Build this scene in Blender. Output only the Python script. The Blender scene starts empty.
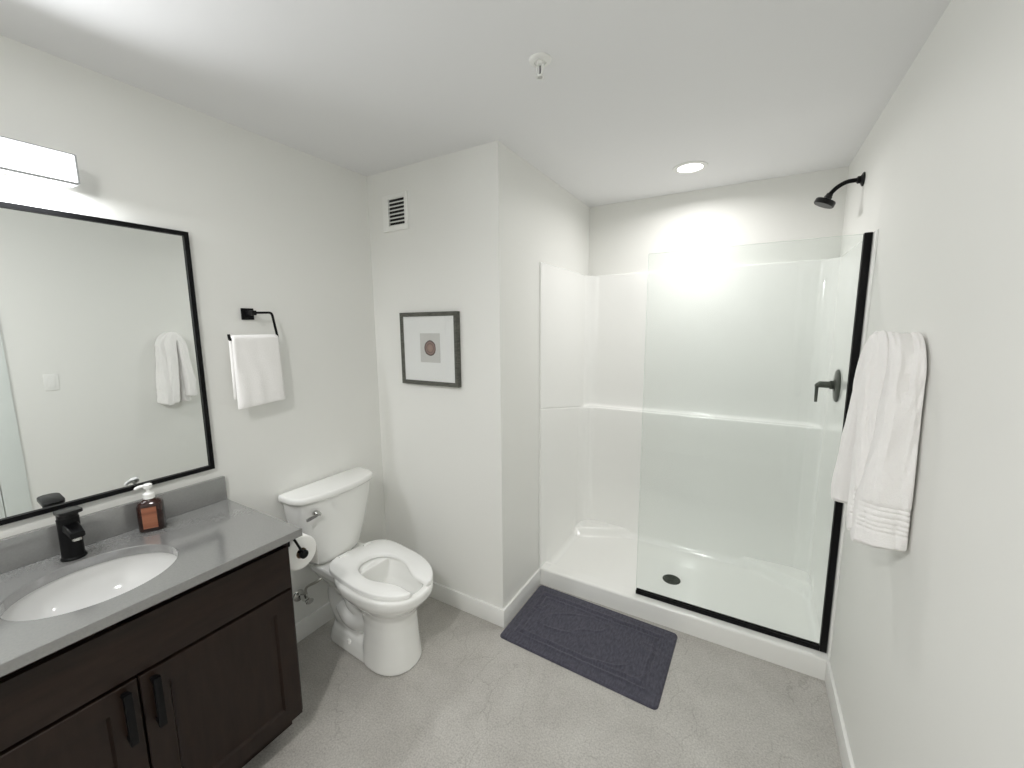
import bpy, bmesh, math, random
from mathutils import Vector, Matrix, noise

random.seed(3)
SC = bpy.context.scene
COL = SC.collection
PI = math.pi

# ------------------------------------------------------------------ camera, world, exposure
CAM_POS = Vector((1.9187, 0.0, 1.5964))
YAW, PITCH, ROLL, FPX = -0.52696, -0.13930, -0.00777, 407.19
fw = Vector((math.sin(YAW) * math.cos(PITCH), math.cos(YAW) * math.cos(PITCH), math.sin(PITCH)))
rt = Vector((math.cos(YAW), -math.sin(YAW), 0))
up = rt.cross(fw)
rt2 = rt * math.cos(ROLL) + up * math.sin(ROLL)
up2 = up * math.cos(ROLL) - rt * math.sin(ROLL)
cam_data = bpy.data.cameras.new('camera')
cam_data.sensor_width = 36.0
cam_data.lens = FPX / 1024 * 36.0
cam_data.clip_start = 0.02
cam = bpy.data.objects.new('camera', cam_data)
COL.objects.link(cam)
m3 = Matrix((rt2, up2, -fw)).transposed()
cam.matrix_world = Matrix.Translation(CAM_POS) @ m3.to_4x4()
SC.camera = cam

world = bpy.data.worlds.new('world')
SC.world = world
world.use_nodes = True
world.node_tree.nodes['Background'].inputs[0].default_value = (0.8, 0.85, 0.9, 1)
world.node_tree.nodes['Background'].inputs[1].default_value = 0.15

SC.view_settings.view_transform = 'Standard'
SC.view_settings.look = 'None'
SC.view_settings.gamma = 1.0
SC.view_settings.exposure = 1.0
SC.view_settings.use_curve_mapping = False
SC.cycles.use_denoising = True
SC.cycles.max_bounces = 16
SC.cycles.diffuse_bounces = 10
SC.cycles.glossy_bounces = 6
SC.cycles.transmission_bounces = 8
SC.cycles.transparent_max_bounces = 12
SC.cycles.caustics_reflective = False
SC.cycles.caustics_refractive = False
SC.cycles.sample_clamp_indirect = 4.0

VANITY_LIGHT = 2.2       # emission strength of the vanity light's diffuser
VANITY_W = 3.0           # forward lamp inside the vanity light, watts
VANITY_DOWN_W = 4.0      # lamp on the underside of the vanity light, watts
SHOWER_W = 3.4           # recessed light over the shower, watts
FILL_W = 10.0             # added fill light behind the camera, out of view, watts
DOWNLIGHT = 4.0         # emission strength of the recessed light's lens

# ------------------------------------------------------------------ room dimensions (metres)
W, H = 2.3215, 2.44      # right wall, ceiling
PY = 1.694               # wall with the picture
CX = 0.868               # side of the shower alcove
BK = 2.935               # back of the shower
SY = 2.120               # front of the shower pan
FY = -1.0                # wall behind the camera
BH = 0.102               # baseboard height

# ------------------------------------------------------------------ materials
def mat(name, col, rough=0.5, metal=0.0, coat=0.0, spec=0.5):
    m = bpy.data.materials.new(name)
    m.use_nodes = True
    b = m.node_tree.nodes['Principled BSDF']
    b.inputs['Base Color'].default_value = (*col, 1)
    b.inputs['Roughness'].default_value = rough
    b.inputs['Metallic'].default_value = metal
    b.inputs['Coat Weight'].default_value = coat
    b.inputs['Specular IOR Level'].default_value = spec
    return m

def nodes(m):
    return m.node_tree.nodes, m.node_tree.links, m.node_tree.nodes['Principled BSDF']

def add_bump(m, scale, strength, dist=0.002, detail=4, stretch=None):
    n, l, b = nodes(m)
    tc = n.new('ShaderNodeTexCoord')
    nz = n.new('ShaderNodeTexNoise')
    nz.inputs['Scale'].default_value = scale
    nz.inputs['Detail'].default_value = detail
    if stretch:
        mp = n.new('ShaderNodeMapping')
        mp.inputs['Scale'].default_value = stretch
        l.new(tc.outputs['Object'], mp.inputs[0])
        l.new(mp.outputs[0], nz.inputs['Vector'])
    else:
        l.new(tc.outputs['Object'], nz.inputs['Vector'])
    bp = n.new('ShaderNodeBump')
    bp.inputs['Strength'].default_value = strength
    bp.inputs['Distance'].default_value = dist
    l.new(nz.outputs['Fac'], bp.inputs['Height'])
    l.new(bp.outputs[0], b.inputs['Normal'])
    return m

def add_mottle(m, c1, c2, scale, stretch=(1, 1, 1), detail=6, lo=0.35, hi=0.65):
    n, l, b = nodes(m)
    tc = n.new('ShaderNodeTexCoord')
    mp = n.new('ShaderNodeMapping')
    mp.inputs['Scale'].default_value = stretch
    nz = n.new('ShaderNodeTexNoise')
    nz.inputs['Scale'].default_value = scale
    nz.inputs['Detail'].default_value = detail
    cr = n.new('ShaderNodeValToRGB')
    cr.color_ramp.elements[0].position = lo
    cr.color_ramp.elements[0].color = (*c1, 1)
    cr.color_ramp.elements[1].position = hi
    cr.color_ramp.elements[1].color = (*c2, 1)
    l.new(tc.outputs['Object'], mp.inputs[0])
    l.new(mp.outputs[0], nz.inputs['Vector'])
    l.new(nz.outputs['Fac'], cr.inputs[0])
    l.new(cr.outputs[0], b.inputs['Base Color'])
    return m

M = {}
M['wall'] = add_bump(mat('wall_paint', (0.79, 0.79, 0.765), 0.55), 260, 0.05)
M['ceiling'] = add_bump(mat('ceiling_paint', (0.80, 0.80, 0.81), 0.7), 200, 0.06)
M['trim'] = mat('white_trim_paint', (0.83, 0.83, 0.815), 0.3)
M['door'] = mat('door_paint', (0.70, 0.74, 0.72), 0.3)
M['acrylic'] = mat('white_acrylic', (0.86, 0.86, 0.845), 0.12, coat=0.3)
M['pan'] = mat('pan_acrylic', (0.87, 0.87, 0.85), 0.16, coat=0.2)
M['porcelain'] = mat('porcelain', (0.86, 0.86, 0.84), 0.07, coat=0.5)
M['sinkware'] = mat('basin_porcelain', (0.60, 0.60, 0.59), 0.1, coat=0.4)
M['seat'] = mat('seat_plastic', (0.88, 0.88, 0.865), 0.18)
M['black'] = mat('matte_black_metal', (0.0025, 0.0025, 0.003), 0.45, spec=0.18)
M['blackgloss'] = mat('black_metal', (0.003, 0.003, 0.0035), 0.3, spec=0.3)
M['bronze'] = mat('dark_gunmetal', (0.050, 0.056, 0.044), 0.34, metal=0.4)
M['chrome'] = mat('chrome', (0.62, 0.62, 0.60), 0.15, metal=1.0)
M['mirror'] = mat('mirror_silver', (0.90, 0.92, 0.91), 0.0, metal=1.0)
M['white_plastic'] = mat('white_plastic', (0.82, 0.82, 0.80), 0.35)
M['white_metal'] = mat('white_enamel', (0.8, 0.8, 0.78), 0.35)
M['dark_void'] = mat('dark_cavity', (0.02, 0.02, 0.02), 0.8)
M['paper'] = add_bump(mat('tissue_paper', (0.88, 0.87, 0.85), 0.9), 300, 0.15)
M['card'] = mat('cardboard', (0.30, 0.22, 0.15), 0.9)
M['mat_board'] = mat('mat_board', (0.84, 0.85, 0.84), 0.85)
M['braid'] = mat('braided_steel', (0.40, 0.39, 0.36), 0.35, metal=0.8)

# quartz worktop
M['quartz'] = add_mottle(mat('grey_quartz', (0.25, 0.25, 0.25), 0.25, coat=1.0, spec=0.6), (0.182, 0.182, 0.178), (0.197, 0.196, 0.192), 160, detail=3)
M['quartz'].node_tree.nodes['Principled BSDF'].inputs['Coat IOR'].default_value = 2.1
M['quartz'].node_tree.nodes['Principled BSDF'].inputs['Coat Roughness'].default_value = 0.12
# stained wood
m = mat('dark_stained_wood', (0.03, 0.02, 0.016), 0.36, spec=0.3)
add_mottle(m, (0.0110, 0.0056, 0.0036), (0.0200, 0.0110, 0.0075), 9, (1.0, 1.0, 5.0), 8, 0.3, 0.7)
M['wood'] = m
m = mat('dark_stained_wood_upright', (0.03, 0.02, 0.016), 0.36, spec=0.3)
add_mottle(m, (0.0110, 0.0056, 0.0036), (0.0200, 0.0110, 0.0075), 9, (5.0, 5.0, 0.8), 8, 0.3, 0.7)
M['wood_v'] = m
# picture frame
M['frame'] = add_mottle(mat('weathered_grey_wood', (0.1, 0.1, 0.09), 0.5), (0.045, 0.046, 0.038), (0.12, 0.12, 0.10), 30, (1, 1, 8), 5)
# towels
m = mat('white_terry', (0.90, 0.885, 0.875), 0.95, spec=0.1)
n, l, b = nodes(m)
b.inputs['Sheen Weight'].default_value = 0.25
add_bump(m, 330, 0.55, 0.004, 3)
M['terry'] = m
# bath mat
m = mat('slate_cotton', (0.05, 0.052, 0.065), 0.95, spec=0.1)
add_mottle(m, (0.056, 0.055, 0.074), (0.092, 0.090, 0.118), 110, (1, 0.35, 1), 4)
n, l, b = nodes(m)
b.inputs['Sheen Weight'].default_value = 0.15
add_bump(m, 420, 0.6, 0.004, 3)
M['matcloth'] = m
# amber bottle
m = mat('amber_plastic', (0.022, 0.006, 0.004), 0.08)
M['amber'] = m
m = mat('orange_label', (0.32, 0.105, 0.05), 0.6)
add_mottle(m, (0.20, 0.066, 0.034), (0.31, 0.118, 0.062), 14, (0.2, 0.2, 9.0), 3)
M['label'] = m

# vinyl floor: pale grey stone look with soft mottling and thin veins
m = mat('stone_vinyl', (0.5, 0.49, 0.47), 0.42)
n, l, b = nodes(m)
tc = n.new('ShaderNodeTexCoord')
n1 = n.new('ShaderNodeTexNoise'); n1.inputs['Scale'].default_value = 5; n1.inputs['Detail'].default_value = 8
n1.inputs['Roughness'].default_value = 0.65
n2 = n.new('ShaderNodeTexNoise'); n2.inputs['Scale'].default_value = 150; n2.inputs['Detail'].default_value = 4
cr = n.new('ShaderNodeValToRGB')
cr.color_ramp.elements[0].position = 0.32; cr.color_ramp.elements[0].color = (0.425, 0.405, 0.380, 1)
cr.color_ramp.elements[1].position = 0.68; cr.color_ramp.elements[1].color = (0.515, 0.498, 0.470, 1)
cr2 = n.new('ShaderNodeValToRGB')
cr2.color_ramp.elements[0].position = 0.30; cr2.color_ramp.elements[0].color = (0.76, 0.76, 0.76, 1)
cr2.color_ramp.elements[1].position = 0.65; cr2.color_ramp.elements[1].color = (1.10, 1.10, 1.10, 1)
mul = n.new('ShaderNodeMix'); mul.data_type = 'RGBA'; mul.blend_type = 'MULTIPLY'; mul.inputs[0].default_value = 1
dn = n.new('ShaderNodeTexNoise'); dn.inputs['Scale'].default_value = 7; dn.inputs['Detail'].default_value = 6
mp = n.new('ShaderNodeMapping'); mp.inputs['Scale'].default_value = (4.2, 2.0, 1); mp.inputs['Rotation'].default_value = (0, 0, 0.35)
ad = n.new('ShaderNodeMix'); ad.data_type = 'RGBA'; ad.blend_type = 'ADD'; ad.inputs[0].default_value = 0.55
vo = n.new('ShaderNodeTexVoronoi'); vo.feature = 'DISTANCE_TO_EDGE'; vo.inputs['Scale'].default_value = 2.3
cv = n.new('ShaderNodeValToRGB')
cv.color_ramp.elements[0].position = 0.0; cv.color_ramp.elements[0].color = (0.80, 0.79, 0.78, 1)
cv.color_ramp.elements[1].position = 0.024; cv.color_ramp.elements[1].color = (1, 1, 1, 1)
mask = n.new('ShaderNodeTexNoise'); mask.inputs['Scale'].default_value = 3.2
mr = n.new('ShaderNodeMapRange'); mr.inputs[1].default_value = 0.42; mr.inputs[2].default_value = 0.62
mul2 = n.new('ShaderNodeMix'); mul2.data_type = 'RGBA'; mul2.blend_type = 'MULTIPLY'
l.new(tc.outputs['Object'], n1.inputs['Vector']); l.new(tc.outputs['Object'], n2.inputs['Vector'])
l.new(tc.outputs['Object'], dn.inputs['Vector']); l.new(tc.outputs['Object'], mp.inputs[0])
l.new(tc.outputs['Object'], mask.inputs['Vector'])
l.new(n1.outputs['Fac'], cr.inputs[0]); l.new(n2.outputs['Fac'], cr2.inputs[0])
l.new(cr.outputs[0], mul.inputs[6]); l.new(cr2.outputs[0], mul.inputs[7])
l.new(mp.outputs[0], ad.inputs[6]); l.new(dn.outputs['Color'], ad.inputs[7])
l.new(ad.outputs[2], vo.inputs['Vector']); l.new(vo.outputs['Distance'], cv.inputs[0])
l.new(mask.outputs['Fac'], mr.inputs[0]); l.new(mr.outputs[0], mul2.inputs[0])
l.new(mul.outputs[2], mul2.inputs[6]); l.new(cv.outputs[0], mul2.inputs[7])
l.new(mul2.outputs[2], b.inputs['Base Color'])
M['floor'] = m

# glass (thin architectural pane: transparent with Fresnel reflection)
def glass(name, tint):
    g = bpy.data.materials.new(name); g.use_nodes = True
    n, l = g.node_tree.nodes, g.node_tree.links
    n.remove(n['Principled BSDF'])
    t = n.new('ShaderNodeBsdfTransparent'); t.inputs[0].default_value = (*tint, 1)
    gl = n.new('ShaderNodeBsdfGlossy'); gl.inputs['Roughness'].default_value = 0.01
    gl.inputs[0].default_value = (0.9, 0.93, 0.92, 1)
    fr = n.new('ShaderNodeFresnel'); fr.inputs[0].default_value = 1.5
    mx = n.new('ShaderNodeMixShader')
    ge = n.new('ShaderNodeNewGeometry')
    inv = n.new('ShaderNodeMath'); inv.operation = 'SUBTRACT'; inv.inputs[0].default_value = 1.0
    mu = n.new('ShaderNodeMath'); mu.operation = 'MULTIPLY'
    l.new(ge.outputs['Backfacing'], inv.inputs[1]); l.new(fr.outputs[0], mu.inputs[0]); l.new(inv.outputs[0], mu.inputs[1])
    l.new(mu.outputs[0], mx.inputs[0]); l.new(t.outputs[0], mx.inputs[1]); l.new(gl.outputs[0], mx.inputs[2])
    l.new(mx.outputs[0], n['Material Output'].inputs[0])
    return g
M['glass'] = glass('shower_glass', (0.955, 0.972, 0.965))
M['pglass'] = glass('picture_glass', (0.985, 0.985, 0.985))
M['glass_edge'] = mat('polished_glass_edge', (0.78, 0.84, 0.81), 0.15)

def lamp(name, parent, loc, rot, power, col, shape, sx_, sy_, spread):
    d = bpy.data.lights.new(name, 'AREA')
    d.shape = shape; d.size = sx_; d.size_y = sy_
    d.energy = power; d.color = col; d.spread = math.radians(spread)
    o = bpy.data.objects.new(name, d)
    COL.objects.link(o)
    o.location = loc; o.rotation_euler = rot
    o.parent = parent
    o.matrix_parent_inverse = Matrix.Translation(-Vector(parent.location))
    return o

def emit(name, col, s):
    e = bpy.data.materials.new(name); e.use_nodes = True
    n, l = e.node_tree.nodes, e.node_tree.links
    n.remove(n['Principled BSDF'])
    em = n.new('ShaderNodeEmission'); em.inputs[0].default_value = (*col, 1); em.inputs[1].default_value = s
    l.new(em.outputs[0], n['Material Output'].inputs[0])
    return e

# ------------------------------------------------------------------ mesh helpers
def obj(name, bm, material, parent=None, smooth=40, kind=None, label=None):
    bmesh.ops.recalc_face_normals(bm, faces=bm.faces)
    me = bpy.data.meshes.new(name)
    bm.to_mesh(me); bm.free()
    mats = material if isinstance(material, (list, tuple)) else [material]
    for mm in mats:
        me.materials.append(mm)
    if smooth:
        for p in me.polygons:
            p.use_smooth = True
        me.set_sharp_from_angle(angle=math.radians(smooth))
    o = bpy.data.objects.new(name, me)
    COL.objects.link(o)
    if parent is not None:
        o.parent = parent
        o.matrix_parent_inverse = parent.matrix_basis.inverted()
    if kind: o['kind'] = kind
    if label: o['label'] = label
    return o

def thing(name, label, cat, loc=(0, 0, 0), group=None):
    o = bpy.data.objects.new(name, None)
    o.empty_display_size = 0.05
    o.location = loc
    COL.objects.link(o)
    o['label'] = label; o['category'] = cat
    if group: o['group'] = group
    return o

def tag(o, label, cat, group=None):
    o['label'] = label; o['category'] = cat
    if group: o['group'] = group
    return o

def struct(name, bm, m, parent=None, smooth=40):
    return obj(name, bm, m, parent, smooth, kind='structure')

def box(bm, x0, x1, y0, y1, z0, z1, bev=0.0, seg=2, mi=0):
    t = bmesh.new()
    vs = [t.verts.new((x, y, z)) for x in (x0, x1) for y in (y0, y1) for z in (z0, z1)]
    for f in ((0, 1, 3, 2), (4, 6, 7, 5), (0, 4, 5, 1), (2, 3, 7, 6), (0, 2, 6, 4), (1, 5, 7, 3)):
        t.faces.new([vs[i] for i in f])
    if bev > 0:
        bmesh.ops.bevel(t, geom=list(t.edges), offset=bev, segments=seg, affect='EDGES', profile=0.6)
    merge(bm, t, mi)

def merge(bm, t, mi=0, mtx=None):
    if mtx is not None:
        bmesh.ops.transform(t, matrix=mtx, verts=t.verts)
    mp = {v: bm.verts.new(v.co) for v in t.verts}
    for f in t.faces:
        try:
            nf = bm.faces.new([mp[v] for v in f.verts]); nf.material_index = mi
        except ValueError:
            pass
    t.free()

def loft(bm, rings, cap0=True, cap1=True, close=True, mi=0):
    R = [[bm.verts.new(p) for p in r] for r in rings]
    n = len(R[0])
    for a, b_ in zip(R[:-1], R[1:]):
        for i in range(n if close else n - 1):
            j = (i + 1) % n
            try:
                f = bm.faces.new((a[i], a[j], b_[j], b_[i])); f.material_index = mi
            except ValueError:
                pass
    if cap0:
        f = bm.faces.new(R[0][::-1]); f.material_index = mi
    if cap1:
        f = bm.faces.new(R[-1]); f.material_index = mi
    return R

def circle(c, u, v, r, n=24):
    c, u, v = Vector(c), Vector(u), Vector(v)
    return [c + u * r * math.cos(2 * PI * i / n) + v * r * math.sin(2 * PI * i / n) for i in range(n)]

def frame_of(d):
    d = Vector(d).normalized()
    a = Vector((0, 0, 1)) if abs(d.z) < 0.9 else Vector((1, 0, 0))
    u = d.cross(a).normalized()
    return u, d.cross(u).normalized()

def cyl(bm, p0, p1, r0, r1=None, n=24, mi=0):
    r1 = r0 if r1 is None else r1
    p0, p1 = Vector(p0), Vector(p1)
    u, v = frame_of(p1 - p0)
    loft(bm, [circle(p0, u, v, r0, n), circle(p1, u, v, r1, n)], mi=mi)

def lathe(bm, base, axis, prof, n=32, mi=0):
    base, axis = Vector(base), Vector(axis).normalized()
    u, v = frame_of(axis)
    loft(bm, [circle(base + axis * h, u, v, max(r, 1e-4), n) for r, h in prof], mi=mi)

def tube(bm, pts, r, n=12, mi=0):
    pts = [Vector(p) for p in pts]
    rs = r if isinstance(r, (list, tuple)) else [r] * len(pts)
    rings = []
    d = (pts[1] - pts[0]).normalized()
    u, v = frame_of(d)
    for i, p in enumerate(pts):
        if i == 0: t = pts[1] - pts[0]
        elif i == len(pts) - 1: t = pts[-1] - pts[-2]
        else: t = (pts[i + 1] - p).normalized() + (p - pts[i - 1]).normalized()
        t.normalize()
        u = (u - t * u.dot(t)).normalized(); v = t.cross(u)
        rings.append(circle(p, u, v, rs[i], n))
    loft(bm, rings, mi=mi)

def smooth_path(pts, rad, k=6):
    pts = [Vector(p) for p in pts]
    out = [pts[0]]
    for a, p, c in zip(pts[:-2], pts[1:-1], pts[2:]):
        d0 = (a - p); d1 = (c - p)
        r = min(rad, d0.length * 0.49, d1.length * 0.49)
        q0 = p + d0.normalized() * r; q1 = p + d1.normalized() * r
        for i in range(k + 1):
            t = i / k
            out.append(q0 * (1 - t) ** 2 + p * 2 * t * (1 - t) + q1 * t ** 2)
    out.append(pts[-1])
    return out

def catmull(pts, k=8):
    pts = [Vector(p) for p in pts]
    P = [pts[0] * 2 - pts[1]] + pts + [pts[-1] * 2 - pts[-2]]
    out = []
    for i in range(1, len(P) - 2):
        for j in range(k):
            t = j / k
            a, b_, c, d = P[i - 1], P[i], P[i + 1], P[i + 2]
            out.append(0.5 * ((2 * b_) + (c - a) * t + (2 * a - 5 * b_ + 4 * c - d) * t * t + (3 * b_ - a - 3 * c + d) * t ** 3))
    out.append(pts[-1])
    return out

def prism(bm, outline, z0, z1, bev=0.0, seg=3, mi=0):
    """Extrude a plan outline (x, y) from z0 to z1, with rounded top and bottom edges."""
    t = bmesh.new()
    a = [t.verts.new((x, y, z0)) for x, y in outline]
    b_ = [t.verts.new((x, y, z1)) for x, y in outline]
    n = len(a)
    t.faces.new(a[::-1]); t.faces.new(b_)
    for i in range(n):
        j = (i + 1) % n
        t.faces.new((a[i], a[j], b_[j], b_[i]))
    if bev > 0:
        ed = [e for e in t.edges if abs(e.verts[0].co.z - e.verts[1].co.z) < 1e-6]
        bmesh.ops.bevel(t, geom=ed, offset=bev, segments=seg, affect='EDGES', profile=0.5)
    merge(bm, t, mi)

def rrect(x0, x1, y0, y1, r, k=6):
    out = []
    for cx, cy, a0 in ((x1 - r, y1 - r, 0), (x0 + r, y1 - r, 90), (x0 + r, y0 + r, 180), (x1 - r, y0 + r, 270)):
        for i in range(k + 1):
            a = math.radians(a0 + 90 * i / k)
            out.append((cx + r * math.cos(a), cy + r * math.sin(a)))
    return out

def sstep(a, b_, x):
    t = max(0.0, min(1.0, (x - a) / (b_ - a)))
    return t * t * (3 - 2 * t)

def bake(o):
    """Replace an object's mesh by its evaluated mesh and drop the modifiers."""
    dg = bpy.context.evaluated_depsgraph_get()
    me = bpy.data.meshes.new_from_object(o.evaluated_get(dg))
    o.modifiers.clear()
    o.data = me
    for p in me.polygons: p.use_smooth = True
    return o

# ------------------------------------------------------------------ the room shell
T = 0.10
bm = bmesh.new(); box(bm, -T, W + T, FY - T, BK + T, -0.08, 0); struct('floor', bm, M['floor'])
bm = bmesh.new(); box(bm, -T, W + T, FY - T, BK + T, H, H + 0.08); struct('ceiling', bm, M['ceiling'])
bm = bmesh.new(); box(bm, -T, 0, FY - T, PY + T, 0, H); struct('wall_left', bm, M['wall'])
bm = bmesh.new(); box(bm, 0, CX, PY, PY + 0.06, 0, H); struct('wall_back', bm, M['wall'])
bm = bmesh.new(); box(bm, CX - 0.06, CX, PY + 0.06, BK, 0, H); struct('wall_inner', bm, M['wall'])
bm = bmesh.new(); box(bm, CX - 0.06, W + T, BK, BK + T, 0, H); struct('wall_far', bm, M['wall'])
bm = bmesh.new(); box(bm, 0, W + T, FY - T, FY, 0, H); struct('wall_front', bm, M['wall'])
DY0, DY1, DZ = -0.30, 0.527, 2.06
bm = bmesh.new()
box(bm, W, W + T, DY1, BK, 0, H)
box(bm, W, W + T, FY, DY0, 0, H)
box(bm, W, W + T, DY0, DY1, DZ, H)
struct('wall_right', bm, M['wall'])
# door in the right wall, seen in the mirror
bm = bmesh.new()
box(bm, W + 0.035, W + 0.075, DY0 + 0.004, DY1 - 0.004, 0.008, DZ - 0.004, 0.002)
door = struct('door_1', bm, M['door'])
bm = bmesh.new()
for a, b_ in ((DY1 - 0.004, DY1 + 0.110), (DY0 - 0.110, DY0 + 0.004)):
    box(bm, W - 0.014, W + 0.001, a, b_, 0, DZ + 0.110, 0.004)
box(bm, W - 0.014, W + 0.001, DY0 - 0.004, DY1 + 0.004, DZ - 0.004, DZ + 0.110, 0.004)
struct('door_casing', bm, M['door'], door)
bm = bmesh.new()
lathe(bm, (W + 0.034, DY0 + 0.07, 0.95), (-1, 0, 0), [(0.03, 0), (0.03, 0.008), (0.012, 0.012), (0.012, 0.04), (0.0, 0.041)])
tube(bm, [(W - 0.001, DY0 + 0.07, 0.95), (W - 0.003, DY0 + 0.10, 0.95), (W - 0.003, DY0 + 0.18, 0.95)], 0.008)
struct('door_handle', bm, M['black'], door)

def baseboard(name, x0, x1, y0, y1):
    bm = bmesh.new()
    box(bm, x0, x1, y0, y1, 0, BH, 0.003)
    struct(name, bm, M['trim'])
BT = 0.013
baseboard('baseboard_left', 0, BT, 0.80, PY - BT)
baseboard('baseboard_back', 0, CX + BT, PY - BT, PY)
baseboard('baseboard_inner', CX, CX + BT, PY, SY - 0.001)
baseboard('baseboard_right', W - BT, W, DY1 + 0.111, SY - 0.001)
baseboard('baseboard_front', 0.60, W, FY, FY + BT)

# ------------------------------------------------------------------ shower pan
def panz(x, y):
    dl, dr, db, df = x - CX, W - x, BK - y, y - SY
    cxm, cym = 1.595, 2.495
    d = math.hypot((x - cxm), (y - cym))
    z = 0.046 + 0.016 * min(1.0, d / 0.75)
    # raised triangular ledges moulded in the two back corners
    for e in (dl, dr):
        s = (e - 0.02) / 0.40 + (db - 0.05) / 0.21
        z += 0.055 * (1 - sstep(0.86, 1.04, s))
    # curb
    curb = 0.105 * (1 - sstep(0.085, 0.16, df))
    z = max(z, curb)
    return z

bm = bmesh.new()
xs = [CX + (W - CX) * i / 110 for i in range(111)]
ys = [SY + t for t in (0, 0.002, 0.006, 0.012)] + [SY + 0.012 + (BK - SY - 0.012) * i / 84 for i in range(1, 85)]
def pz(x, y):
    z = panz(x, y)
    d = y - SY
    if d < 0.012: z -= 0.012 - math.sqrt(max(0, 0.012 ** 2 - (0.012 - d) ** 2))
    return z
top = [[bm.verts.new((x, y, pz(x, y))) for x in xs] for y in ys]
for a, b_ in zip(top[:-1], top[1:]):
    for i in range(len(xs) - 1):
        bm.faces.new((a[i], a[i + 1], b_[i + 1], b_[i]))
f0 = bm.verts.new((xs[0], SY, 0)); f1 = bm.verts.new((xs[-1], SY, 0))
bm.faces.new([f0, f1] + top[0][::-1])
g0 = bm.verts.new((xs[0], BK, 0)); g1 = bm.verts.new((xs[-1], BK, 0))
bm.faces.new([g1, g0] + top[-1])
bm.faces.new([g0, f0] + [r[0] for r in top])
bm.faces.new([f1, g1] + [r[-1] for r in top][::-1])
bm.faces.new([f0, g0, g1, f1])
pan_e = thing('shower_pan', 'low white acrylic shower pan with a round dark drain', 'shower pan', (1.595, 2.5, 0))
obj('basin', bm, M['pan'], pan_e, 35)
bm = bmesh.new()
lathe(bm, (1.595, 2.492, 0.0455), (0, 0, 1), [(0.052, 0), (0.052, 0.003), (0.047, 0.006), (0.040, 0.0062), (0.039, 0.0045), (0.0, 0.0045)], 40)
drain = obj('drain', bm, M['bronze'], pan_e)
bm = bmesh.new()
for k in range(3):
    r = 0.010 + 0.010 * k
    t = bmesh.new()
    rings = []
    for i in range(28):
        a = 2 * PI * i / 28
        c = Vector((math.cos(a), math.sin(a), 0))
        rings.append([Vector((1.595, 2.492, 0.0502)) + c * (r - 0.0022), Vector((1.595, 2.492, 0.0516)) + c * (r - 0.0022),
                      Vector((1.595, 2.492, 0.0516)) + c * (r + 0.0022), Vector((1.595, 2.492, 0.0502)) + c * (r + 0.0022)])
    rings.append(rings[0])
    loft(bm, rings, False, False)
for k in range(4):
    a = PI / 4 * k
    c = Vector((math.cos(a), math.sin(a), 0)) * 0.036
    tube(bm, [Vector((1.595, 2.492, 0.0508)) - c, Vector((1.595, 2.492, 0.0508)) + c], 0.0016, 6)
obj('grate', bm, M['bronze'], drain)

# ------------------------------------------------------------------ shower surround (moulded wall panels)
SZ = 1.958
IN = 0.020
def arc(cx, cy, r, a0, a1, k):
    return [(cx + r * math.cos(math.radians(a0 + (a1 - a0) * i / k)), cy + r * math.sin(math.radians(a0 + (a1 - a0) * i / k))) for i in range(k + 1)]
RC = 0.085
IR = 0.008
xl, xr, yb = CX + 0.011, W - IR, BK - IN
cols = []   # (x, y, inward normal, ledge weight, section)
nl = 22
for i in range(nl):
    y = SY + 0.004 + (yb - RC - SY - 0.004) * i / nl
    cols.append((xl, y, (1, 0), sstep(yb - RC - 0.05, yb - RC + 0.02, y)))
for (x, y) in arc(xl + RC, yb - RC, RC, 180, 90, 12):
    nx, ny = (xl + RC - x) / RC, (yb - RC - y) / RC
    cols.append((x, y, (nx, ny), max(sstep(yb - RC - 0.05, yb - RC + 0.05, y), 0.0)))
nb = 40
for i in range(1, nb):
    x = xl + RC + (xr - xl - 2 * RC) * i / nb
    cols.append((x, yb, (0, -1), 1.0))
for (x, y) in arc(xr - RC, yb - RC, RC, 90, 0, 12):
    nx, ny = (xr - RC - x) / RC, (yb - RC - y) / RC
    cols.append((x, y, (nx, ny), sstep(yb - RC + 0.005, yb - RC + 0.075, y)))
for i in range(1, nl + 1):
    y = yb - RC + (SY + 0.004 - yb + RC) * i / nl
    cols.append((xr, y, (-1, 0), sstep(yb - RC + 0.005, yb - RC + 0.075, y)))
LZ = 1.005
LD = 0.045
rows = []   # (z, offset base, offset * weight)
for i in range(7):                       # cove at the bottom
    a = PI / 2 * i / 6
    rows.append((0.052 + 0.045 * (1 - math.cos(a)), 0.045 * (1 - math.sin(a)), LD * 0.9))
for i in range(1, 9):
    rows.append((0.097 + (LZ - 0.012 - 0.097) * i / 8, 0.0, LD * (0.9 + 0.1 * i / 8)))
for i in range(1, 6):
    a = PI / 2 * i / 5
    rows.append((LZ - 0.012 + 0.012 * math.sin(a), 0.0, LD - 0.012 + 0.012 * math.cos(a)))
rows.append((LZ + 0.001, 0.0, 0.022))
for i in range(0, 6):
    a = PI / 2 * i / 5
    rows.append((LZ + 0.002 + 0.022 * (1 - math.cos(a)), 0.0, 0.022 * (1 - math.sin(a))))
for i in range(1, 9):
    rows.append((LZ + 0.024 + (SZ - 0.012 - LZ - 0.024) * i / 8, 0.0, 0.0))
for i in range(1, 5):
    a = PI / 2 * i / 4
    rows.append((SZ - 0.012 + 0.012 * math.sin(a), -0.005 + 0.005 * math.cos(a), 0.0))
bm = bmesh.new()
grid = []
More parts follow.
